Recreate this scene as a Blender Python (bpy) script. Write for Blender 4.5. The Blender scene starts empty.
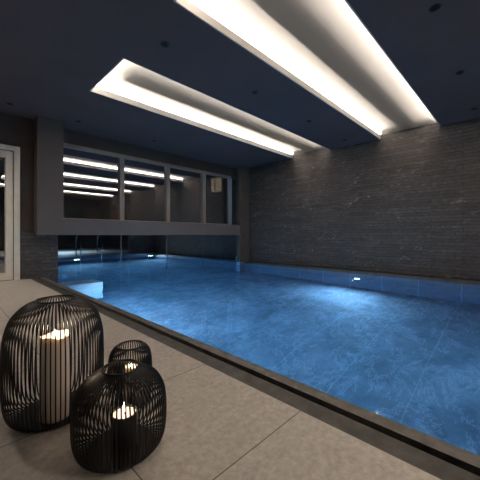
import bpy, bmesh, math, random
from mathutils import Vector, Matrix
random.seed(7)
S = bpy.context.scene
C = S.collection
H = 0.75                      # camera height above the deck (m); room lengths below are in units of H, z = -1 is the deck
PI = math.pi

# ------------------------------------------------------------------ helpers
def W(x, y, z): return Vector((x*H, y*H, (z+1)*H))

def obj(name, bm, m, parent=None, smooth=False, bevel=0, recalc=True):
    me = bpy.data.meshes.new(name)
    if recalc: bmesh.ops.recalc_face_normals(bm, faces=bm.faces[:])
    bm.to_mesh(me); bm.free()
    for k in (m if isinstance(m, (list, tuple)) else [m]): me.materials.append(k)
    if smooth:
        for p in me.polygons: p.use_smooth = True
    o = bpy.data.objects.new(name, me); C.objects.link(o)
    if parent is not None: o.parent = parent
    if bevel:
        b = o.modifiers.new('bevel', 'BEVEL'); b.width = bevel; b.segments = 2; b.limit_method = 'ANGLE'
    return o

def tag(o, label, cat, group=None, kind=None):
    if label: o['label'] = label
    if cat: o['category'] = cat
    if group: o['group'] = group
    if kind: o['kind'] = kind
    return o

def thing(name, loc, label, cat, group=None, rotz=0):
    o = bpy.data.objects.new(name, None); C.objects.link(o)
    o.location = loc; o.rotation_euler = (0, 0, rotz); o.empty_display_size = .1
    return tag(o, label, cat, group)

def struct(name, bm, m, label=None, cat=None, bevel=0):
    o = obj(name, bm, m, None, bevel=bevel)
    o['kind'] = 'structure'
    if label: o['label'] = label
    if cat: o['category'] = cat
    return o

def cuboid(bm, a, b):
    x0, y0, z0 = a; x1, y1, z1 = b
    v = [bm.verts.new(p) for p in ((x0,y0,z0),(x1,y0,z0),(x1,y1,z0),(x0,y1,z0),(x0,y0,z1),(x1,y0,z1),(x1,y1,z1),(x0,y1,z1))]
    for f in ((0,3,2,1),(4,5,6,7),(0,1,5,4),(1,2,6,5),(2,3,7,6),(3,0,4,7)):
        bm.faces.new([v[i] for i in f])
    return v

def box(bm, x0, x1, y0, y1, z0, z1, org=None):
    """box given in H units in world; made relative to org (metres) when given"""
    a = W(x0, y0, z0); b = W(x1, y1, z1)
    if org is not None: a = a - Vector(org); b = b - Vector(org)
    cuboid(bm, a, b)

def B(*a, **k):
    bm = bmesh.new(); box(bm, *a, **k); return bm

def lathe(bm, prof, seg=32, cx=0, cy=0, closed=False):
    rings = []
    for (r, z) in prof:
        if r <= 1e-6: rings.append([bm.verts.new((cx, cy, z))])
        else: rings.append([bm.verts.new((cx+r*math.cos(2*PI*i/seg), cy+r*math.sin(2*PI*i/seg), z)) for i in range(seg)])
    n = len(rings)
    for k in range(n if closed else n-1):
        A, D = rings[k], rings[(k+1) % n]
        for i in range(seg):
            j = (i+1) % seg
            if len(A) == 1 and len(D) == 1: continue
            if len(A) == 1: bm.faces.new((A[0], D[j], D[i]))
            elif len(D) == 1: bm.faces.new((A[i], A[j], D[0]))
            else: bm.faces.new((A[i], A[j], D[j], D[i]))
    return bm

def tube(bm, pts, r, seg=10):
    pts = [Vector(p) for p in pts]
    rings = []; up = Vector((0, 0, 1))
    n0 = None
    for i, p in enumerate(pts):
        t = (pts[min(i+1, len(pts)-1)] - pts[max(i-1, 0)]).normalized()
        if n0 is None:
            n0 = t.cross(up) if abs(t.dot(up)) < .95 else t.cross(Vector((1, 0, 0)))
        n0 = (n0 - t*n0.dot(t)).normalized()
        b0 = t.cross(n0)
        rings.append([bm.verts.new(p + n0*r*math.cos(2*PI*k/seg) + b0*r*math.sin(2*PI*k/seg)) for k in range(seg)])
    for A, D in zip(rings, rings[1:]):
        for i in range(seg):
            j = (i+1) % seg
            bm.faces.new((A[i], A[j], D[j], D[i]))
    bm.faces.new(rings[0][::-1]); bm.faces.new(rings[-1])

def spline(pts, n=8):
    """Catmull-Rom through 2-D/3-D points"""
    P = [Vector(p) for p in pts]; out = []
    for i in range(len(P)-1):
        a = P[max(i-1, 0)]; b = P[i]; c = P[i+1]; d = P[min(i+2, len(P)-1)]
        for k in range(n):
            t = k/n
            out.append(.5*((2*b)+(c-a)*t+(2*a-5*b+4*c-d)*t*t+(3*b-a-3*c+d)*t**3))
    out.append(P[-1]); return out

# ------------------------------------------------------------------ materials
def new(name):
    m = bpy.data.materials.new(name); m.use_nodes = True
    nt = m.node_tree; nt.nodes.clear()
    o = nt.nodes.new('ShaderNodeOutputMaterial')
    return m, nt, o
def N(nt, t, **k):
    n = nt.nodes.new(t)
    for a, v in k.items(): setattr(n, a, v)
    return n
def L(nt, a, b): nt.links.new(a, b)
def srgb(r, g, b):
    f = lambda c: (c/255)/12.92 if c <= 10 else ((c/255+.055)/1.055)**2.4
    return (f(r), f(g), f(b), 1)

def principled(name, col, rough=.5, metal=0, noise=0, nscale=8, bump=0, bscale=60, spec=.5):
    m, nt, o = new(name)
    p = N(nt, 'ShaderNodeBsdfPrincipled')
    p.inputs['Base Color'].default_value = col; p.inputs['Roughness'].default_value = rough
    p.inputs['Metallic'].default_value = metal; p.inputs['Specular IOR Level'].default_value = spec
    tc = N(nt, 'ShaderNodeTexCoord')
    if noise:
        n = N(nt, 'ShaderNodeTexNoise'); n.inputs['Scale'].default_value = nscale; n.inputs['Detail'].default_value = 5
        L(nt, tc.outputs['Object'], n.inputs['Vector'])
        r = N(nt, 'ShaderNodeValToRGB')
        r.color_ramp.elements[0].position = .3; r.color_ramp.elements[1].position = .7
        r.color_ramp.elements[0].color = tuple(c*(1-noise) for c in col[:3])+(1,)
        r.color_ramp.elements[1].color = tuple(min(1, c*(1+noise)) for c in col[:3])+(1,)
        L(nt, n.outputs['Fac'], r.inputs['Fac']); L(nt, r.outputs['Color'], p.inputs['Base Color'])
    if bump:
        n2 = N(nt, 'ShaderNodeTexNoise'); n2.inputs['Scale'].default_value = bscale; n2.inputs['Detail'].default_value = 4
        L(nt, tc.outputs['Object'], n2.inputs['Vector'])
        b = N(nt, 'ShaderNodeBump'); b.inputs['Strength'].default_value = bump; b.inputs['Distance'].default_value = .01
        L(nt, n2.outputs['Fac'], b.inputs['Height']); L(nt, b.outputs['Normal'], p.inputs['Normal'])
    L(nt, p.outputs[0], o.inputs['Surface'])
    return m

def math_node(nt, op, a, b=None):
    n = N(nt, 'ShaderNodeMath', operation=op)
    for i, v in enumerate((a, b)):
        if v is None: continue
        if isinstance(v, (int, float)): n.inputs[i].default_value = v
        else: L(nt, v, n.inputs[i])
    return n.outputs[0]

def seam_mask(nt, coord, origin, pitch, width):
    """1 on a joint line, 0 elsewhere"""
    t = math_node(nt, 'DIVIDE', math_node(nt, 'SUBTRACT', coord, origin), pitch)
    f = math_node(nt, 'FRACT', t)
    d = math_node(nt, 'ABSOLUTE', math_node(nt, 'SUBTRACT', f, .5))
    return math_node(nt, 'GREATER_THAN', d, .5 - .5*width/pitch)

def mixcol(nt, fac, a, b, blend='MIX'):
    n = N(nt, 'ShaderNodeMix', data_type='RGBA', blend_type=blend)
    if isinstance(fac, (int, float)): n.inputs[0].default_value = fac
    else: L(nt, fac, n.inputs[0])
    for s, v in ((6, a), (7, b)):
        if isinstance(v, tuple): n.inputs[s].default_value = v
        else: L(nt, v, n.inputs[s])
    return n.outputs[2]

def ramp(nt, fac, stops):
    r = N(nt, 'ShaderNodeValToRGB'); e = r.color_ramp.elements
    while len(e) < len(stops): e.new(.5)
    for k, (p, c) in enumerate(stops): e[k].position = p; e[k].color = c
    L(nt, fac, r.inputs['Fac']); return r.outputs['Color']

def noise_tex(nt, vec, scale, detail=5, rough=.55, dist=0):
    n = N(nt, 'ShaderNodeTexNoise'); n.inputs['Scale'].default_value = scale; n.inputs['Detail'].default_value = detail
    n.inputs['Roughness'].default_value = rough; n.inputs['Distortion'].default_value = dist
    L(nt, vec, n.inputs['Vector']); return n.outputs['Fac']

def mapping(nt, vec, scale):
    m = N(nt, 'ShaderNodeMapping'); m.inputs['Scale'].default_value = scale
    L(nt, vec, m.inputs['Vector']); return m.outputs['Vector']

def mat_deck():
    m, nt, o = new('deck_tile')
    p = N(nt, 'ShaderNodeBsdfPrincipled'); tc = N(nt, 'ShaderNodeTexCoord'); s = N(nt, 'ShaderNodeSeparateXYZ')
    v = tc.outputs['Object']; L(nt, v, s.inputs[0])
    big = noise_tex(nt, v, 3.2, 6, .6); fine = noise_tex(nt, v, 38, 5, .7); cloud = noise_tex(nt, mapping(nt, v, (1, 1.6, 1)), 9, 6, .65, .4)
    c = ramp(nt, big, [(.3, (.53, .472, .415, 1)), (.7, (.74, .665, .59, 1))])
    c = mixcol(nt, .55, c, ramp(nt, cloud, [(.32, (.47, .418, .366, 1)), (.68, (.82, .74, .66, 1))]))
    c = mixcol(nt, .55, c, ramp(nt, fine, [(.3, (.38, .336, .29, 1)), (.72, (.90, .82, .73, 1))]))
    j = math_node(nt, 'MAXIMUM', seam_mask(nt, s.outputs[0], 1.43*H, .643, .0045), seam_mask(nt, s.outputs[1], .907*H, .643, .0045))
    c = mixcol(nt, j, c, (.17, .15, .13, 1))
    L(nt, c, p.inputs['Base Color']); p.inputs['Roughness'].default_value = .55
    b = N(nt, 'ShaderNodeBump'); b.inputs['Strength'].default_value = .25; b.inputs['Distance'].default_value = .004
    L(nt, fine, b.inputs['Height']); L(nt, b.outputs[0], p.inputs['Normal'])
    L(nt, p.outputs[0], o.inputs['Surface']); return m

def mat_slate(name, axis, wd=.75, ht=.062):
    """split-face slate in thin long courses; axis = index of the horizontal coordinate"""
    m, nt, o = new(name)
    p = N(nt, 'ShaderNodeBsdfPrincipled'); tc = N(nt, 'ShaderNodeTexCoord'); s = N(nt, 'ShaderNodeSeparateXYZ')
    v = tc.outputs['Object']; L(nt, v, s.inputs[0])
    cb = N(nt, 'ShaderNodeCombineXYZ'); L(nt, s.outputs[axis], cb.inputs[0]); L(nt, s.outputs[2], cb.inputs[1])
    br = N(nt, 'ShaderNodeTexBrick'); br.offset = .37; br.offset_frequency = 2; br.squash = .7; br.squash_frequency = 3
    br.inputs['Scale'].default_value = 1; br.inputs['Brick Width'].default_value = wd; br.inputs['Row Height'].default_value = ht
    br.inputs['Mortar Size'].default_value = .005; br.inputs['Mortar Smooth'].default_value = .3; br.inputs['Bias'].default_value = 0
    br.inputs['Color1'].default_value = (.45, .45, .45, 1); br.inputs['Color2'].default_value = (.95, .95, .95, 1); br.inputs['Mortar'].default_value = (0, 0, 0, 1)
    L(nt, cb.outputs[0], br.inputs['Vector'])
    sv = mapping(nt, cb.outputs[0], (1, 3.0, 1))
    n1 = noise_tex(nt, sv, 3.4, 8, .68, .8); n2 = noise_tex(nt, sv, 14, 6, .7, .5); n3 = noise_tex(nt, mapping(nt, cb.outputs[0], (1, 1.7, 1)), 2.1, 4, .6, 1.5)
    c = ramp(nt, n1, [(.28, (.060, .051, .046, 1)), (.55, (.105, .090, .081, 1)), (.76, (.18, .154, .138, 1))])
    c = mixcol(nt, .4, c, ramp(nt, n2, [(.3, (.028, .024, .021, 1)), (.7, (.25, .214, .192, 1))]))
    c = mixcol(nt, .55, c, br.outputs['Color'], 'MULTIPLY')
    # chipped pale streaks
    ch = ramp(nt, math_node(nt, 'MULTIPLY', noise_tex(nt, mapping(nt, cb.outputs[0], (1, 2.0, 1)), 5.5, 9, .74, 1.2), math_node(nt, 'ADD', n3, .5)), [(.605, (0, 0, 0, 1)), (.74, (1, 1, 1, 1))])
    c = mixcol(nt, math_node(nt, 'MULTIPLY', ch, .5), c, (.55, .48, .42, 1))
    L(nt, c, p.inputs['Base Color']); p.inputs['Roughness'].default_value = .6; p.inputs['Specular IOR Level'].default_value = .35
    hgt = math_node(nt, 'ADD', math_node(nt, 'MULTIPLY', br.outputs['Color'], .5), math_node(nt, 'ADD', n1, math_node(nt, 'MULTIPLY', n2, .5)))
    b = N(nt, 'ShaderNodeBump'); b.inputs['Strength'].default_value = .9; b.inputs['Distance'].default_value = .03
    L(nt, hgt, b.inputs['Height']); L(nt, b.outputs[0], p.inputs['Normal'])
    L(nt, p.outputs[0], o.inputs['Surface']); return m

def mat_pool(name='pool_tile', wall=False):
    m, nt, o = new(name)
    p = N(nt, 'ShaderNodeBsdfPrincipled'); tc = N(nt, 'ShaderNodeTexCoord'); s = N(nt, 'ShaderNodeSeparateXYZ')
    v = tc.outputs['Object']; L(nt, v, s.inputs[0])
    n1 = noise_tex(nt, v, .9, 8, .66, .5); n2 = noise_tex(nt, v, 3.5, 9, .72, .4)
    vein = math_node(nt, 'ABSOLUTE', math_node(nt, 'SUBTRACT', noise_tex(nt, mapping(nt, v, (1, 1.8, 1)), 1.6, 12, .75, .4), .5))
    c = ramp(nt, n1, [(.34, (.045, .06, .085, 1)), (.5, (.11, .14, .18, 1)), (.66, (.27, .31, .36, 1))])
    c = mixcol(nt, .45, c, ramp(nt, n2, [(.3, (.05, .07, .09, 1)), (.7, (.30, .35, .40, 1))]))
    vm = ramp(nt, vein, [(0, (1, 1, 1, 1)), (.012, (0, 0, 0, 1))])
    c = mixcol(nt, math_node(nt, 'MULTIPLY', vm, .5), c, (.55, .60, .65, 1))
    if wall:
        c = mixcol(nt, .6, c, (.15, .19, .24, 1))
        j = math_node(nt, 'MAXIMUM', seam_mask(nt, s.outputs[0], 1.1*H, .643, .012), seam_mask(nt, s.outputs[1], 1.0*H, .643, .012)); js = .6
    else:
        j = math_node(nt, 'MAXIMUM', math_node(nt, 'MULTIPLY', seam_mask(nt, s.outputs[0], 1.1*H, 1.929, .010), .35), seam_mask(nt, s.outputs[1], 1.0*H, .643, .010)); js = .28
    c = mixcol(nt, math_node(nt, 'MULTIPLY', j, js), c, (.4, .52, .62, 1))
    L(nt, c, p.inputs['Base Color']); p.inputs['Roughness'].default_value = .6
    L(nt, p.outputs[0], o.inputs['Surface']); return m

def mat_water():
    m, nt, o = new('water')
    g = N(nt, 'ShaderNodeBsdfGlass'); g.inputs['IOR'].default_value = 1.333; g.inputs['Roughness'].default_value = 0
    g.inputs['Color'].default_value = (1, 1, 1, 1)
    tc = N(nt, 'ShaderNodeTexCoord')
    a = noise_tex(nt, mapping(nt, tc.outputs['Object'], (1.0, 1.7, 1)), 1.4, 2, .45); b2 = noise_tex(nt, tc.outputs['Object'], 5, 2, .4)
    b = N(nt, 'ShaderNodeBump'); b.inputs['Strength'].default_value = .16; b.inputs['Distance'].default_value = .035
    L(nt, math_node(nt, 'ADD', a, math_node(nt, 'MULTIPLY', b2, .18)), b.inputs['Height'])
    L(nt, b.outputs[0], g.inputs['Normal'])
    va = N(nt, 'ShaderNodeVolumeAbsorption'); va.inputs['Color'].default_value = (0, .66, 1, 1); va.inputs['Density'].default_value = .26
    L(nt, va.outputs[0], o.inputs['Volume'])
    L(nt, g.outputs[0], o.inputs['Surface']); return m

def mat_glass(name, ior, tint=(1, 1, 1, 1)):
    m, nt, o = new(name)
    f = N(nt, 'ShaderNodeFresnel'); gm = N(nt, 'ShaderNodeNewGeometry')   # same reflectance on both faces of the thin pane
    L(nt, math_node(nt, 'ADD', ior, math_node(nt, 'MULTIPLY', gm.outputs['Backfacing'], 1/ior-ior)), f.inputs['IOR'])
    t = N(nt, 'ShaderNodeBsdfTransparent'); t.inputs['Color'].default_value = tint
    g = N(nt, 'ShaderNodeBsdfGlossy'); g.inputs['Roughness'].default_value = 0.0; g.inputs['Color'].default_value = (.95, .97, 1, 1)
    mx = N(nt, 'ShaderNodeMixShader')
    L(nt, f.outputs[0], mx.inputs[0]); L(nt, t.outputs[0], mx.inputs[1]); L(nt, g.outputs[0], mx.inputs[2])
    L(nt, mx.outputs[0], o.inputs['Surface']); return m

def mat_emit(name, col, st):
    m, nt, o = new(name)
    e = N(nt, 'ShaderNodeEmission'); e.inputs['Color'].default_value = col; e.inputs['Strength'].default_value = st
    L(nt, e.outputs[0], o.inputs['Surface']); return m

def mat_membrane():
    m, nt, o = new('diffuser_fabric')
    tc = N(nt, 'ShaderNodeTexCoord'); s = N(nt, 'ShaderNodeSeparateXYZ'); L(nt, tc.outputs['Object'], s.inputs[0])
    rib = math_node(nt, 'SINE', math_node(nt, 'MULTIPLY', s.outputs[0], 2*PI/.022))
    f = math_node(nt, 'ADD', math_node(nt, 'MULTIPLY', rib, .5), .5)
    c = mixcol(nt, f, (.86, .82, .77, 1), (.97, .95, .92, 1))
    t = N(nt, 'ShaderNodeBsdfTranslucent'); d = N(nt, 'ShaderNodeBsdfDiffuse')
    L(nt, c, t.inputs['Color']); d.inputs['Color'].default_value = (.22, .22, .24, 1)
    r = N(nt, 'ShaderNodeBsdfRefraction'); r.distribution = 'BECKMANN'; r.inputs['IOR'].default_value = 1.2; r.inputs['Roughness'].default_value = .6
    L(nt, c, r.inputs['Color'])
    m0 = N(nt, 'ShaderNodeMixShader'); m0.inputs[0].default_value = .86
    L(nt, t.outputs[0], m0.inputs[1]); L(nt, r.outputs[0], m0.inputs[2])
    mx = N(nt, 'ShaderNodeMixShader'); mx.inputs[0].default_value = .15
    L(nt, m0.outputs[0], mx.inputs[1]); L(nt, d.outputs[0], mx.inputs[2]); L(nt, mx.outputs[0], o.inputs['Surface'])
    return m

def mat_wood(name, a, b, axis=2):
    m, nt, o = new(name)
    p = N(nt, 'ShaderNodeBsdfPrincipled'); tc = N(nt, 'ShaderNodeTexCoord')
    sc = [22, 22, 22]; sc[axis] = 1.5
    n = noise_tex(nt, mapping(nt, tc.outputs['Object'], tuple(sc)), 1, 5, .6, .6)
    L(nt, ramp(nt, n, [(.3, a), (.7, b)]), p.inputs['Base Color']); p.inputs['Roughness'].default_value = .5
    L(nt, p.outputs[0], o.inputs['Surface']); return m

def mat_wax(name, col):
    m, nt, o = new(name)
    p = N(nt, 'ShaderNodeBsdfPrincipled'); p.inputs['Base Color'].default_value = col; p.inputs['Roughness'].default_value = .45
    p.inputs['Subsurface Weight'].default_value = .3; p.inputs['Subsurface Radius'].default_value = (.016, .013, .010); p.inputs['Subsurface Scale'].default_value = 1
    L(nt, p.outputs[0], o.inputs['Surface']); return m

M = dict(
    deck=mat_deck(), slate_r=mat_slate('slate_cladding', 1), slate_b=mat_slate('slate_cladding_end', 0),
    slate_dark=principled('outdoor_dark_stone', (.035, .026, .022, 1), .7, noise=.4, nscale=6, bump=.3, bscale=12), pool=mat_pool(), poolwall=mat_pool('pool_wall_tile', True), water=mat_water(), glass_up=mat_glass('window_glass', 5.0, (.7, .72, .75, 1)), glass_low=mat_glass('partition_glass', 1.5),
    ceiling=principled('ceiling_paint', (.115, .098, .102, 1), .8, noise=.08, nscale=2, spec=.2),
    plaster=principled('dark_plaster', (.10, .084, .074, 1), .8, noise=.1, nscale=4, bump=.1, spec=.2),
    beam=principled('grey_cladding', (.125, .107, .101, 1), .55, noise=.06, nscale=3, spec=.3),
    frame=principled('window_frame_metal', (.33, .29, .25, 1), .5, noise=.05, nscale=20, spec=.4),
    jamb=principled('pale_metal', (.32, .36, .40, 1), .45, noise=.05, nscale=20),  # paler copy of the frame metal, outside light put into the colour
    coping=principled('dark_stone_trim', (.094, .086, .078, 1), .5, noise=.35, nscale=14, bump=.2),
    coping_in=principled('coping_stone', (.17, .152, .134, 1), .45, noise=.35, nscale=18, bump=.2),
    black=principled('black_gap', (.004, .004, .004, 1), .8, noise=.1),
    brass=principled('bronze_strip', (.16, .115, .075, 1), .5, .3, noise=.2, nscale=12),
    doorw=principled('door_frame_paint', (.86, .80, .70, 1), .4, noise=.05, nscale=10),
    gasket=principled('door_gasket', (.03, .03, .03, 1), .7, noise=.1),
    steel=principled('brushed_steel', (.6, .62, .64, 1), .25, 1, noise=.1, nscale=30),
    white=principled('white_reveal', (.55, .53, .50, 1), .6, noise=.04, nscale=5),
    housing=principled('light_housing', (.58, .55, .52, 1), .8, noise=.04),
    led=mat_emit('led_tape', (1, .91, .81, 1), 17.5), membrane=mat_membrane(),
    iron=principled('black_wire', (.012, .011, .011, 1), .42, .3, noise=.15, nscale=40),
    wax=mat_wax('ivory_wax', (.95, .82, .72, 1)), melt=mat_wax('melted_wax', (.92, .83, .76, 1)),
    darkwax=principled('black_candle_glass', (.012, .011, .011, 1), .3, noise=.1),
    wick=principled('wick', (.02, .015, .01, 1), .9, noise=.1), flame=mat_emit('flame', (1, .80, .55, 1), 12),
    poolrim=principled('lamp_rim_steel', (.55, .6, .65, 1), .3, 1, noise=.1),
    poollens=mat_emit('pool_lamp_lens', (.60, .88, 1, 1), 36),
    stepblue=principled('pale_step_tile', (.80, .88, .92, 1), .5, noise=.12, nscale=5),
    out=principled('outdoor_paving', (.22, .22, .22, 1), .7, noise=.2, nscale=5),
    tan=mat_wood('tan_wood', (.42, .30, .19, 1), (.62, .47, .32, 1)), brown=mat_wood('brown_wood', (.10, .055, .035, 1), (.20, .12, .075, 1)),
    doorglass=mat_glass('door_glass', 2.6),
    backdark=principled('dark_panel', (.012, .012, .014, 1), .35, noise=.1),
    spotring=principled('spot_ring', (.008, .008, .010, 1), .6, noise=.1),
)

# ------------------------------------------------------------------ room constants (H units)
XL, XS = -2.6, 8.5            # left wall, slate wall
YB, YW = -6.6, 8.1            # back wall, door / stone wall plane
YG = 8.3                      # window plane
YBM = 7.75                    # front of beam and column
ZC = 2.66                     # ceiling
ZW = -1.09                    # water
ZF = ZW - 2.15                # pool bottom
TE, SL0, SL1, WE = 1.43, 1.555, 1.61, 1.70       # tile edge, slot, water edge (near side)
PE = -0.85                    # indoor pool end (behind the camera)
PXF = 8.25                    # pool wall under the slate wall
YO = 14.7                     # end wall of the outdoor part of the pool

# floor -------------------------------------------------------------------------------------
bm = bmesh.new()
box(bm, XL, TE, YB, YW, -1.2, -1.0)
box(bm, TE, XS, YB, PE-.27, -1.2, -1.0)
struct('floor', bm, M['deck'], 'beige stone tiled pool deck around the blue pool', 'floor')

# coping: dark strip, black slot, inner coping -------------------------------------------------
bm = bmesh.new(); box(bm, TE, SL0, PE-.27, YW, -1.2, -1.0); box(bm, SL0, XS-.27, PE-.27, PE-.14, -1.2, -1.0)
struct('trim_1', bm, M['coping'], 'dark stone strip between beige deck and pool gutter', 'trim')
bm = bmesh.new(); box(bm, SL0, SL1, PE-.14, YW, -1.22, -1.06); box(bm, SL1, XS-.27, PE-.14, PE-.09, -1.22, -1.06)
struct('trim_2', bm, M['black'], 'black overflow slot running along the near pool edge', 'gutter')
bm = bmesh.new(); box(bm, SL1, WE, PE-.09, YW, -1.2, -1.0); box(bm, WE, XS-.27, PE-.09, PE, -1.2, -1.0)
struct('trim_3', bm, M['coping_in'], 'brown coping lip along the near edge of the water', 'coping')
# far side, along the slate wall
bm = bmesh.new(); box(bm, XS-.11, XS, PE-.27, YO, -1.2, -1.03)
struct('trim_4', bm, M['black'], 'black gap at the foot of the slate wall', 'gutter')
bm = bmesh.new(); box(bm, PXF, XS-.11, PE-.27, YO, -1.2, -1.03)
struct('trim_5', bm, M['coping'], 'dark coping ledge below the slate wall', 'coping')
bm = bmesh.new(); box(bm, XS-.02, XS-.004, PE-.27, YBM, -1.0, -.982)
struct('trim_6', bm, M['brass'], 'thin bronze strip at the foot of the slate wall', 'trim')
bm = bmesh.new(); box(bm, PXF-.012, PXF+.02, PE, YBM, -1.085, -1.028)
struct('trim_7', bm, M['brass'], 'thin bronze edge of the far coping just above the water', 'trim')

# pool shell -------------------------------------------------------------------------------
bm = bmesh.new(); box(bm, WE-.3, PXF+.3, PE-.3, YO+.3, ZF-.2, ZF)
struct('pool_floor', bm, M['pool'], 'blue lit marbled tile bottom of the pool', 'pool floor')
bm = bmesh.new(); box(bm, PXF, PXF+.3, PE-.3, YO+.3, ZF, -1.2)
bm_t = bmesh.new()
struct('pool_wall_right', bm, M['poolwall'], 'tiled pool wall below the slate wall, with a lamp', 'pool wall')
bm = bmesh.new(); box(bm, WE-.3, WE, PE-.3, YO+.3, ZF, -1.2); struct('pool_wall_left', bm, M['poolwall'], 'tiled pool wall below the near coping', 'pool wall')
bm = bmesh.new(); box(bm, WE, PXF, PE-.3, PE, ZF, -1.2); struct('pool_wall_back', bm, M['poolwall'], 'tiled pool wall at the end behind the camera', 'pool wall')
bm = bmesh.new(); box(bm, WE, PXF, YO, YO+.3, ZF, -1.0); struct('pool_wall_front', bm, M['poolwall'], 'tiled end wall of the outdoor pool beyond the glass', 'pool wall')
bm_t.free()

# water ------------------------------------------------------------------------------------
bm = bmesh.new(); a = W(WE, PE, ZW); b = W(PXF, YO, ZW)
bm.faces.new([bm.verts.new(p) for p in ((a.x, a.y, a.z), (b.x, a.y, a.z), (b.x, b.y, a.z), (a.x, b.y, a.z))])
w = obj('pool_water', bm, M['water'], recalc=False); tag(w, 'calm clear blue water filling the pool', 'water', kind='stuff')

# submerged pale step in the corner by the window
t = thing('pool_step', W(2.45, 7.75, ZF), 'pale blue submerged block under the left window pane', 'step')
org = t.location
obj('step_block', B(1.71, 2.80, 7.45, 8.05, ZF, ZW-.42, org=org), M['stepblue'], t, bevel=.01)

# walls ------------------------------------------------------------------------------------
struct('wall_right', B(XS, XS+.3, YB, YG+.05, -1.2, ZC+.6), M['slate_r'], 'dark slate clad wall beyond the pool', 'wall')
struct('wall_outside', B(XS, XS+.3, YBM+.6, YO+3, -1.2, ZC+.3), M['slate_dark'], 'dark slate wall outside beyond the window', 'wall')
struct('wall_left', B(XL-.3, XL, YB, YW, -1.2, ZC+.6), M['plaster'], 'dark plaster wall left of the camera', 'wall')
struct('wall_back', B(XL, XS, YB-.3, YB, -1.2, ZC+.6), M['plaster'], 'dark plaster wall behind the camera', 'wall')
DX0, DX1, DZ = -.35, 1.235, 1.96
bm = bmesh.new()
box(bm, XL, DX0, YW, YW+.45, -1.2, ZC)
box(bm, DX0, DX1, YW, YW+.45, DZ, ZC)
box(bm, DX1, 1.98, YW+.001, YW+.45, .08, ZC)
struct('wall_front', bm, M['plaster'], 'dark plaster wall around the glazed door', 'wall')
struct('wall_front_stone', B(DX1+.01, 1.98, YW-.03, YW+.44, ZF, .08), M['slate_b'], 'slate clad low wall between door and pool', 'wall')

# column, beam and pillar ------------------------------------------------------------------
bm = bmesh.new(); box(bm, 1.50, 2.015, YBM, YW, 0.0, ZC)
struct('column_left', bm, M['beam'], 'grey clad column at the left end of the beam', 'column')
bm = bmesh.new(); box(bm, 2.015, 7.965, YBM+.01, YG-.06, 0.0, .385)
struct('beam', bm, M['beam'], 'grey horizontal beam across the window', 'beam')
bm = bmesh.new(); box(bm, 7.965, XS, YBM, YBM+.18, -1.03, ZC)
struct('pillar_right', bm, M['plaster'], 'dark pillar between the window and the slate wall', 'pillar')

struct('pool_wall_pier', B(7.965, PXF, YBM, YBM+.18, ZF, -1.03), M['poolwall'], 'tiled submerged pier carrying the right pillar', 'pool wall')

# window: upper glazing and lower partition ---------------------------------------------------
GX0, GX1 = 1.98, 8.20
def px_to_x(px, y=YG):
    u = px-240; return y*(208.6+.697*u)/(202.8-.717*u)
mull = [px_to_x(p) for p in (121, 167, 203)]
fasc = B(GX0, XS, YG-.04, YG+.25, 2.30, ZC)
struct('trim_8', fasc, M['plaster'], 'dark fascia between ceiling and window', 'fascia')
win = thing('window_1', W(GX0, YG, .385), 'wide window of four dark panes above the beam', 'window'); win['kind'] = 'structure'
org = win.location
obj('frame', B(GX0, 7.97, YG-.07, YG+.05, 2.215, 2.31, org=org), M['frame'], win, bevel=.004)
obj('frame', B(GX0, 7.97, YG-.07, YG+.05, .36, .43, org=org), M['frame'], win, bevel=.004)
obj('frame', B(GX0-.02, GX0+.06, YG-.07, YG+.05, .43, 2.215, org=org), M['frame'], win, bevel=.004)
for x in mull:
    obj('mullion', B(x-.065, x+.065, YG-.09, YG+.05, .43, 2.215, org=org), M['frame'], win, bevel=.004)
xj = px_to_x(229.5)
j = obj('jamb', B(xj-.09, xj+.09, YG-.05, YG+.06, .43, 2.215, org=org), M['jamb'], win, bevel=.004); j['label'] = 'pale blue grey right jamb'
xs = [GX0] + mull + [xj]
for x0, x1 in zip(xs, xs[1:]):
    obj('pane', B(x0, x1, YG-.005, YG+.005, .42, 2.22, org=org), M['glass_up'], win)

low = thing('window_2', W(GX0, YG, ZW), 'clear glass partition under the beam dipping into the water', 'window'); low['kind'] = 'structure'
org = low.location
xs = [GX0] + mull + [7.97]
for x0, x1 in zip(xs, xs[1:]):
    obj('pane', B(x0+.008, x1-.008, YG-.006, YG+.006, ZW-.12, .02, org=org), M['glass_low'], low)
for x in [GX0+.03]+mull:
    obj('joint', B(x-.012, x+.012, YG-.012, YG+.012, ZW-.12, .02, org=org), M['steel'], low)
t = thing('wall_bracket', W(7.9, YBM+.02, -1.0), 'small steel fitting at the foot of the right pillar', 'bracket')
org = t.location
obj('plate', B(7.90, 7.965, YBM+.06, YBM+.16, -1.0, -.80, org=org), M['steel'], t, bevel=.003)
bm = bmesh.new(); tube(bm, [(0, .06, .02), (-.03, .06, .05), (-.035, .06, .12), (-.02, .06, .16)], .012)
obj('hook', bm, M['steel'], t, smooth=True)

# ceiling ----------------------------------------------------------------------------------
RX0, RX1 = 1.91, 8.5
rec = [(4.30, 5.74), (1.43, 2.85), (-1.45, -.03), (-4.33, -2.91)]
bm = bmesh.new()
ys = sorted([YB, YG] + [v for r in rec for v in r])
for y0, y1 in zip(ys, ys[1:]):
    hole = any(abs(y0-r[0]) < 1e-6 for r in rec)
    if hole: box(bm, XL, 1.84 if y0 == 1.43 else RX0, y0, y1, ZC, ZC+.06)
    else: box(bm, XL, XS, y0, y1, ZC, ZC+.06)
struct('ceiling', bm, M['ceiling'], 'dark navy ceiling with luminous troughs', 'ceiling')

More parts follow.
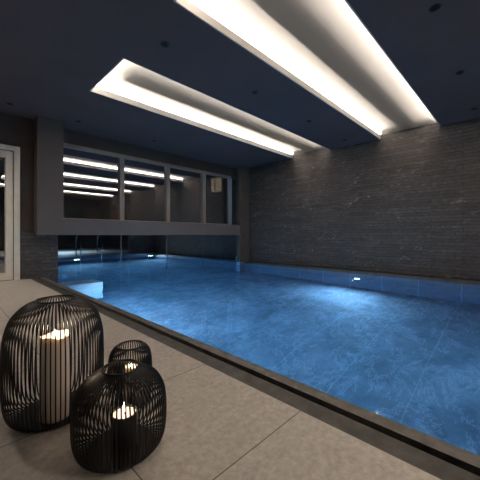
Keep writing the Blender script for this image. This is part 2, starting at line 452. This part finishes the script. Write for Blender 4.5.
names = ['long luminous ceiling trough nearest the window', 'wide luminous ceiling trough cut off by the top of the picture',
         'luminous ceiling trough mirrored as third bright stripe in the window', 'luminous ceiling trough mirrored as lowest bright stripe in the window']
DEP = .105
for (y0, y1), lab in zip(rec, names):
    RX0 = 1.84 if y0 == 1.43 else 1.91
    t = thing('ceiling_light', W(RX0, (y0+y1)/2, ZC), lab, 'ceiling light', 'luminous ceiling troughs')
    org = t.location; e = .02
    bm = bmesh.new()
    box(bm, RX0, RX1, y0, y0+e, ZC-.003, ZC+DEP, org=org); box(bm, RX0, RX1, y1-e, y1, ZC-.003, ZC+DEP, org=org); box(bm, RX0, RX0+e, y0+e, y1-e, ZC-.003, ZC+DEP, org=org)
    obj('reveal', bm, M['white'], t)
    bm = bmesh.new()
    a = W(RX0, y0, ZC+DEP)-org; b = W(RX1, y1, ZC+DEP)-org
    bm.faces.new([bm.verts.new(p) for p in ((a.x, a.y, a.z), (a.x, b.y, a.z), (b.x, b.y, a.z), (b.x, a.y, a.z))])
    obj('diffuser', bm, M['membrane'], t, recalc=False)
    bm = bmesh.new(); hz = .26
    box(bm, RX0-.05, RX1, y0-.05, y0, ZC+DEP, ZC+DEP+hz, org=org); box(bm, RX0-.05, RX1, y1, y1+.05, ZC+DEP, ZC+DEP+hz, org=org)
    box(bm, RX0-.05, RX0, y0, y1, ZC+DEP, ZC+DEP+hz, org=org); box(bm, RX1, RX1+.05, y0, y1, ZC+DEP, ZC+DEP+hz, org=org)
    box(bm, RX0-.05, RX1+.05, y0-.05, y1+.05, ZC+DEP+hz, ZC+DEP+hz+.05, org=org)
    hs = obj('housing', bm, M['housing'], t)
    zb, zt = ZC+DEP+.04, ZC+DEP+.20
    for (xa, xb, ya, yb) in ((RX0+.02, RX1-.01, y0+.005, y0+.015), (RX0+.02, RX1-.01, y1-.015, y1-.005), (RX0+.005, RX0+.015, y0+.02, y1-.02)):
        obj('led_strip', B(xa, xb, ya, yb, zb, zt, org=org), M['led'], hs)
    yc = (y0+y1)/2
    obj('spine', B(RX0+.42, RX1, yc-.20, yc+.20, ZC+DEP+.085, ZC+DEP+.26, org=org), M['gasket'], hs)

# recessed spots (unlit) ---------------------------------------------------------------------
spots = [(2.18, 3.58), (4.08, 3.58), (5.99, 3.58), (7.89, 3.58), (4.03, .74), (5.93, .74), (7.83, .74), (2.25, 7.46), (4.2, 7.46), (.98, 7.46)]
slab = ['unlit black ceiling spot left of the two luminous troughs, above the lanterns', 'unlit ceiling spot second from left between the two luminous troughs',
        'unlit ceiling spot third from left between the two luminous troughs', 'unlit ceiling spot nearest the slate wall between the troughs',
        'unlit ceiling spot at the top right edge of the picture', 'unlit ceiling spot right of the wide trough, midway to the slate wall',
        'unlit ceiling spot right of the wide trough, nearest the slate wall', 'unlit ceiling spot above the left end of the window',
        'unlit ceiling spot above the middle of the window', 'unlit ceiling spot above the glazed door']
for (x, y), lab in zip(spots, slab):
    t = thing('ceiling_spot', W(x, y, ZC), lab, 'ceiling spot', 'unlit recessed ceiling spots')
    bm = bmesh.new(); lathe(bm, [(.030, -.001), (.042, -.006), (.046, -.004), (.046, 0), (.030, .0)], 24, closed=True)
    obj('ring', bm, M['spotring'], t, smooth=True)
    bm = bmesh.new(); lathe(bm, [(0, -.0015), (.030, -.0015), (.030, -.0005), (0, -.0005)], 20)
    obj('lens', bm, M['black'], t)

for (x, y), lab in zip([(-.6, 6.6), (2.25, -2.2), (4.1, -2.2)],
        ['lit ceiling downlight over the deck left of the picture near the door', 'lit ceiling downlight behind the camera beside the near coping', 'lit ceiling downlight behind the camera over the pool end']):
    t = thing('downlight', W(x, y, ZC), lab, 'downlight')  # added fill lamps out of view, brightening deck and door
    bm = bmesh.new(); lathe(bm, [(.040, -.001), (.054, -.006), (.058, -.004), (.058, 0), (.040, .0)], 24, closed=True)
    obj('ring', bm, M['spotring'], t, smooth=True)
    bm = bmesh.new(); lathe(bm, [(0, -.0015), (.040, -.0015), (.040, -.0005), (0, -.0005)], 20)
    obj('lens', bm, M['led'], t)
    l = bpy.data.lights.new('downlight_beam', 'SPOT'); l.energy = 60; l.color = (1, .90, .78); l.spot_size = math.radians(150); l.spot_blend = 1; l.shadow_soft_size = .12
    o = bpy.data.objects.new('downlight_beam', l); C.objects.link(o); o.location = W(x, y, ZC)+Vector((0, 0, -.03))
    l.energy = 120 if y > 6 else 110

# glazed door --------------------------------------------------------------------------------
d = thing('door_1', W((DX0+DX1)/2, YW, -1), 'pale framed glass door at the left edge', 'door'); d['kind'] = 'structure'
org = d.location
def casing(name, x0, x1, z1, wd, y0, y1, mat, zb=-1.0, bottom=False):
    obj(name, B(x0, x0+wd, y0, y1, zb, z1, org=org), mat, d, bevel=.003)
    obj(name, B(x1-wd, x1, y0, y1, zb, z1, org=org), mat, d, bevel=.003)
    obj(name, B(x0+wd, x1-wd, y0, y1, z1-wd, z1, org=org), mat, d, bevel=.003)
    if bottom: obj(name, B(x0+wd, x1-wd, y0, y1, zb, zb+bottom, org=org), mat, d, bevel=.003)
casing('door_frame', DX0, DX1, DZ, .105, YW-.06, YW+.3, M['doorw'])
casing('gasket', DX0+.105, DX1-.105, DZ-.105, .02, YW+.005, YW+.2, M['gasket'])
casing('door_leaf', DX0+.12, DX1-.12, DZ-.12, .125, YW-.02, YW+.18, M['doorw'], zb=-.985, bottom=.15)
obj('pane', B(DX0+.24, DX1-.24, YW+.06, YW+.07, -.84, DZ-.24, org=org), M['doorglass'], d)

# back of the room (seen only mirrored in the window) ------------------------------------------
t = thing('door_2', W(6.75, YB, -1), 'dark door at the end of the room, mirrored in the window', 'door'); t['kind'] = 'structure'
org = t.location
obj('door_leaf', B(6.1, 7.4, YB, YB+.06, -1, 1.9, org=org), M['backdark'], t)
obj('door_frame', B(6.0, 6.1, YB, YB+.08, -1, 2.0, org=org), M['plaster'], t); obj('door_frame', B(7.4, 7.5, YB, YB+.08, -1, 2.0, org=org), M['plaster'], t)
t = thing('door_3', W(XS, -4.0, -1), 'brown wooden door in the slate wall, mirrored in the window', 'door'); t['kind'] = 'structure'
org = t.location
dl = obj('door_leaf', B(XS-.06, XS, -4.5, -3.5, -1, 1.75, org=org), M['brown'], t)
bm = bmesh.new(); tube(bm, [(-.05, -.3, .78), (-.085, -.3, .78), (-.085, -.2, .78)], .009)
obj('door_handle', bm, M['steel'], dl, smooth=True)

# outdoors --------------------------------------------------------------------------------------
struct('outdoor_paving', B(-6, 12, YO+.3, YO+9, -1.2, -1.0), M['out'], 'grey paving beyond the outdoor pool', 'paving')
struct('outdoor_paving_left', B(-6, WE-.3, YW+.45, YO+.3, -1.2, -1.0), M['out'], 'grey paving left of the outdoor pool', 'paving')
struct('wall_outside_end', B(7.05, XS, YO+.3, YO+.6, -1.0, ZC+.3), M['slate_dark'], 'dark slate wall at the end of the outdoor pool', 'wall')
l = bpy.data.lights.new('garden_light', 'SPOT'); l.spot_size = 2.9; l.spot_blend = .6; l.energy = 150; l.color = (.5, .78, 1); l.shadow_soft_size = .1  # added bodiless spot that brightens the outdoor paving
o = bpy.data.objects.new('garden_light', l); C.objects.link(o); o.location = W(5.0, 19.0, .25)
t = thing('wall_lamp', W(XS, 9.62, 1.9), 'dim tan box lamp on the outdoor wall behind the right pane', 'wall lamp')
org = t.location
obj('shade', B(XS-.16, XS-.01, 9.36, 9.88, 1.90, 2.48, org=org), mat_emit('lamp_shade_glow', (1, .74, .46, 1), .5), t, bevel=.004)  # added glow on a tan panel, no lamp known there
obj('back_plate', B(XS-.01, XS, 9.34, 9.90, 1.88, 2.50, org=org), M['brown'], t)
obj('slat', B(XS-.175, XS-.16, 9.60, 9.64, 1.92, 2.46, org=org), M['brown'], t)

# ladder handrails at the end of the outdoor pool
lt = thing('pool_ladder', W(4.85, YO, -1), 'steel pool ladder handrails seen through the left partition pane', 'pool ladder')
for x in (4.45, 5.40):
    p = [(0, .30, 0), (0, .30, .30), (0, .30, .52), (0, .26, .67), (0, .13, .74), (0, -.03, .68), (0, -.17, .50), (0, -.22, .30), (0, -.16, .08), (0, -.11, -.12), (0, -.10, -.5), (0, -.10, -1.1)]
    bm = bmesh.new(); tube(bm, spline([( (x-4.85)*H, q[1], q[2]) for q in p], 6), .021, 10)
    obj('handrail', bm, M['steel'], lt, smooth=True)
for k in range(3):
    bm = bmesh.new(); cuboid(bm, (-.30, -.14, -.3-.27*k), (.41, -.07, -.27-.27*k)); obj('tread', bm, M['steel'], lt, bevel=.004)

# underwater lamps --------------------------------------------------------------------------------
def lamp_light(loc, direction, power, size=.006, spread=170):
    l = bpy.data.lights.new('pool_glow', 'SPOT'); l.energy = power; l.color = (.62, .80, 1.0); l.shadow_soft_size = size
    l.spot_size = math.radians(spread); l.spot_blend = .9
    o = bpy.data.objects.new('pool_glow', l); C.objects.link(o); o.location = loc
    o.rotation_euler = Vector(direction).to_track_quat('-Z', 'Y').to_euler()
    return o
def pool_lamp(x, y, z, nrm, label, power, tilt=-.25, group=None, scale=1):
    n = Vector(nrm).normalized()
    t = thing('pool_lamp', W(x, y, z), label, 'pool lamp', group)
    t.rotation_euler = n.to_track_quat('Z', 'X').to_euler()
    bm = bmesh.new(); lathe(bm, [(.050, 0), (.072, 0), (.072, .010), (.066, .015), (.050, .012)], 32, closed=True)
    obj('rim', bm, M['poolrim'], t, smooth=True)
    bm = bmesh.new(); lathe(bm, [(0, .010), (.050, .010), (.050, .0), (0, .0)], 32)
    obj('lens', bm, M['poollens'], t)
    t.scale = (scale,)*3
    lamp_light(W(x, y, z) + n*.22, (n.x, n.y, tilt), power)
G = 'underwater pool lamps'
pool_lamp(PXF, 3.38, ZW-.98, (-1, 0, 0), 'glowing underwater lamp in the tiled wall below the slate', 290, group=G)
pool_lamp(4.35, YO, ZW-.5, (0, -1, 0), 'glowing pool lamp below the steel ladder, left of the partition joint', 260, group=G, scale=1.7)
pool_lamp(8.0, YO, ZW-.6, (0, -1, 0), 'glowing pool lamp beyond the second partition pane', 260, group=G, scale=1.7)
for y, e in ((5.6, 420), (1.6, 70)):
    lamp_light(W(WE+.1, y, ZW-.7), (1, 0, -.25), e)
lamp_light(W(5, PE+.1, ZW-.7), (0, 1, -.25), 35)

# lanterns ------------------------------------------------------------------------------------------
def lantern(loc, prof, nrib, label, rw=.0046, rt=.003, rot=0):
    t = thing('lantern', loc, label, 'lantern', 'black wire candle lanterns', rot)
    pts = [Vector((p.x, 0, p.y)) for p in spline([(r, z) for r, z in prof], 5)]
    bm = bmesh.new(); rings = []
    for i, p in enumerate(pts):
        tg = (pts[min(i+1, len(pts)-1)]-pts[max(i-1, 0)]).normalized()
        nr = Vector((tg.z, 0, -tg.x)); sd = Vector((0, 1, 0))
        rings.append([bm.verts.new(p + nr*a*rt/2 + sd*b*rw/2) for a, b in ((-1, -1), (1, -1), (1, 1), (-1, 1))])
    for A, D in zip(rings, rings[1:]):
        for i in range(4): bm.faces.new((A[i], A[(i+1) % 4], D[(i+1) % 4], D[i]))
    bm.faces.new(rings[0][::-1]); bm.faces.new(rings[-1])
    rib = obj('rib', bm, M['iron'], t)
    for k in range(1, nrib):
        c = rib.copy(); C.objects.link(c); c.parent = t; c.rotation_euler = (0, 0, 2*PI*k/nrib)
    rt_, zt = prof[-1]; rb_, zb = prof[0]
    bm = bmesh.new(); lathe(bm, [(rt_+.004*math.cos(a), zt+.004*math.sin(a)) for a in [2*PI*i/8 for i in range(8)]], 48, closed=True)
    obj('top_ring', bm, M['iron'], t, smooth=True)
    bm = bmesh.new(); lathe(bm, [(0, .001), (rb_+.004, .001), (rb_+.006, .005), (rb_+.003, .009), (0, .009)], 48)
    obj('base_plate', bm, M['iron'], t, smooth=False)
    return t

def candle(loc, r, h, label, dark=False, power=.6):
    t = thing('candle', loc, label, 'candle')
    z0 = .0
    if dark:
        bm = bmesh.new(); lathe(bm, [(0, 0), (r, 0), (r, h), (r-.004, h), (r-.004, h-.02), (0, h-.02)], 40); obj('candle_cup', bm, M['darkwax'], t, smooth=False)
        bm = bmesh.new(); lathe(bm, [(0, h-.019), (r-.0045, h-.019), (r-.0045, h-.006), (r*.7, h-.008), (0, h-.009)], 40); wx = obj('wax', bm, M['melt'], t, smooth=False)
        zt = h-.009
    else:
        bm = bmesh.new()
        prof = [(0, 0), (r*.97, 0), (r, .006), (r, h-.006), (r*.97, h), (r*.88, h-.001), (r*.8, h-.010), (r*.5, h-.014), (0, h-.015)]
        lathe(bm, prof, 40)
        for v in bm.verts:          # uneven melted rim
            if v.co.z > h-.008 and v.co.x**2+v.co.y**2 > (r*.7)**2:
                a = math.atan2(v.co.y, v.co.x); v.co.z += .004*math.sin(2*a+.6)+.002*math.sin(5*a)
        wx = obj('wax', bm, M['wax'], t, smooth=True); zt = h-.015
    bm = bmesh.new(); tube(bm, [(0, 0, zt-.002), (.001, 0, zt+.007), (.003, .001, zt+.013)], .0015, 6); obj('wick', bm, M['wick'], wx)
    bm = bmesh.new(); lathe(bm, [(0, zt+.008), (.004, zt+.011), (.0062, zt+.018), (.0052, zt+.027), (.0026, zt+.037), (0, zt+.045)], 14); obj('flame', bm, M['flame'], t, smooth=True)
    l = bpy.data.lights.new('candle_glow', 'POINT'); l.energy = power; l.color = (1, .74, .52); l.shadow_soft_size = .012
    o = bpy.data.objects.new('candle_glow', l); C.objects.link(o); o.location = Vector(loc)+Vector((0, 0, zt+.05))
    return t

FW = Vector((.717, .697)); RT = Vector((.697, -.717))
def cam_floor(u, D):            # point on the deck at depth D (H units) and lateral pixel offset u
    p = FW*D + RT*(D*u/291.)
    return Vector((p.x*H, p.y*H, 0))
big = cam_floor(-184, 1.655); front = cam_floor(-119, 1.375); small = cam_floor(-109.5, 1.74)
lantern(big, [(.132, .005), (.163, .022), (.179, .07), (.184, .15), (.184, .25), (.179, .335), (.159, .407), (.118, .455), (.074, .476)], 72, 'tall domed black wire lantern with a white candle, leftmost', rot=.02)
lantern(front, [(.107, .005), (.135, .018), (.150, .05), (.155, .10), (.154, .155), (.147, .20), (.125, .239), (.088, .265), (.061, .281)], 72, 'squat black wire lantern in front with a dark candle', rot=.03)
lantern(small, [(.070, .005), (.085, .02), (.090, .06), (.091, .14), (.090, .19), (.084, .225), (.070, .248), (.056, .256)], 50, 'small black wire lantern half hidden behind the squat one', rw=.0045)
Z = Vector((0, 0, .0095))
candle(cam_floor(-184.5, 1.59)+Z, .055, .332, 'tall ivory pillar candle burning inside the leftmost lantern', power=.8)
candle(cam_floor(-115.5, 1.375)+Z, .044, .115, 'dark cupped candle burning inside the squat front lantern', dark=True, power=.25)
candle(small+Z, .030, .155, 'small pale candle burning inside the half hidden lantern', power=.2)

# world, camera ---------------------------------------------------------------------------------------
wd = bpy.data.worlds.new('night'); S.world = wd; wd.use_nodes = True
bg = wd.node_tree.nodes['Background']; bg.inputs[0].default_value = (.25, .4, .7, 1); bg.inputs[1].default_value = .004

cam = bpy.data.cameras.new('camera'); co = bpy.data.objects.new('camera', cam); C.objects.link(co)
co.location = (0, 0, H); yaw = -math.atan2(.717, .697); co.rotation_euler = (PI/2, 0, yaw)
cam.sensor_width = 36; cam.lens = 291/480*36; cam.shift_y = -5/480; cam.clip_start = .02
S.camera = co
S.view_settings.view_transform = 'Standard'; S.view_settings.look = 'None'; S.view_settings.gamma = 1
S.view_settings.use_curve_mapping = False; S.view_settings.exposure = 0
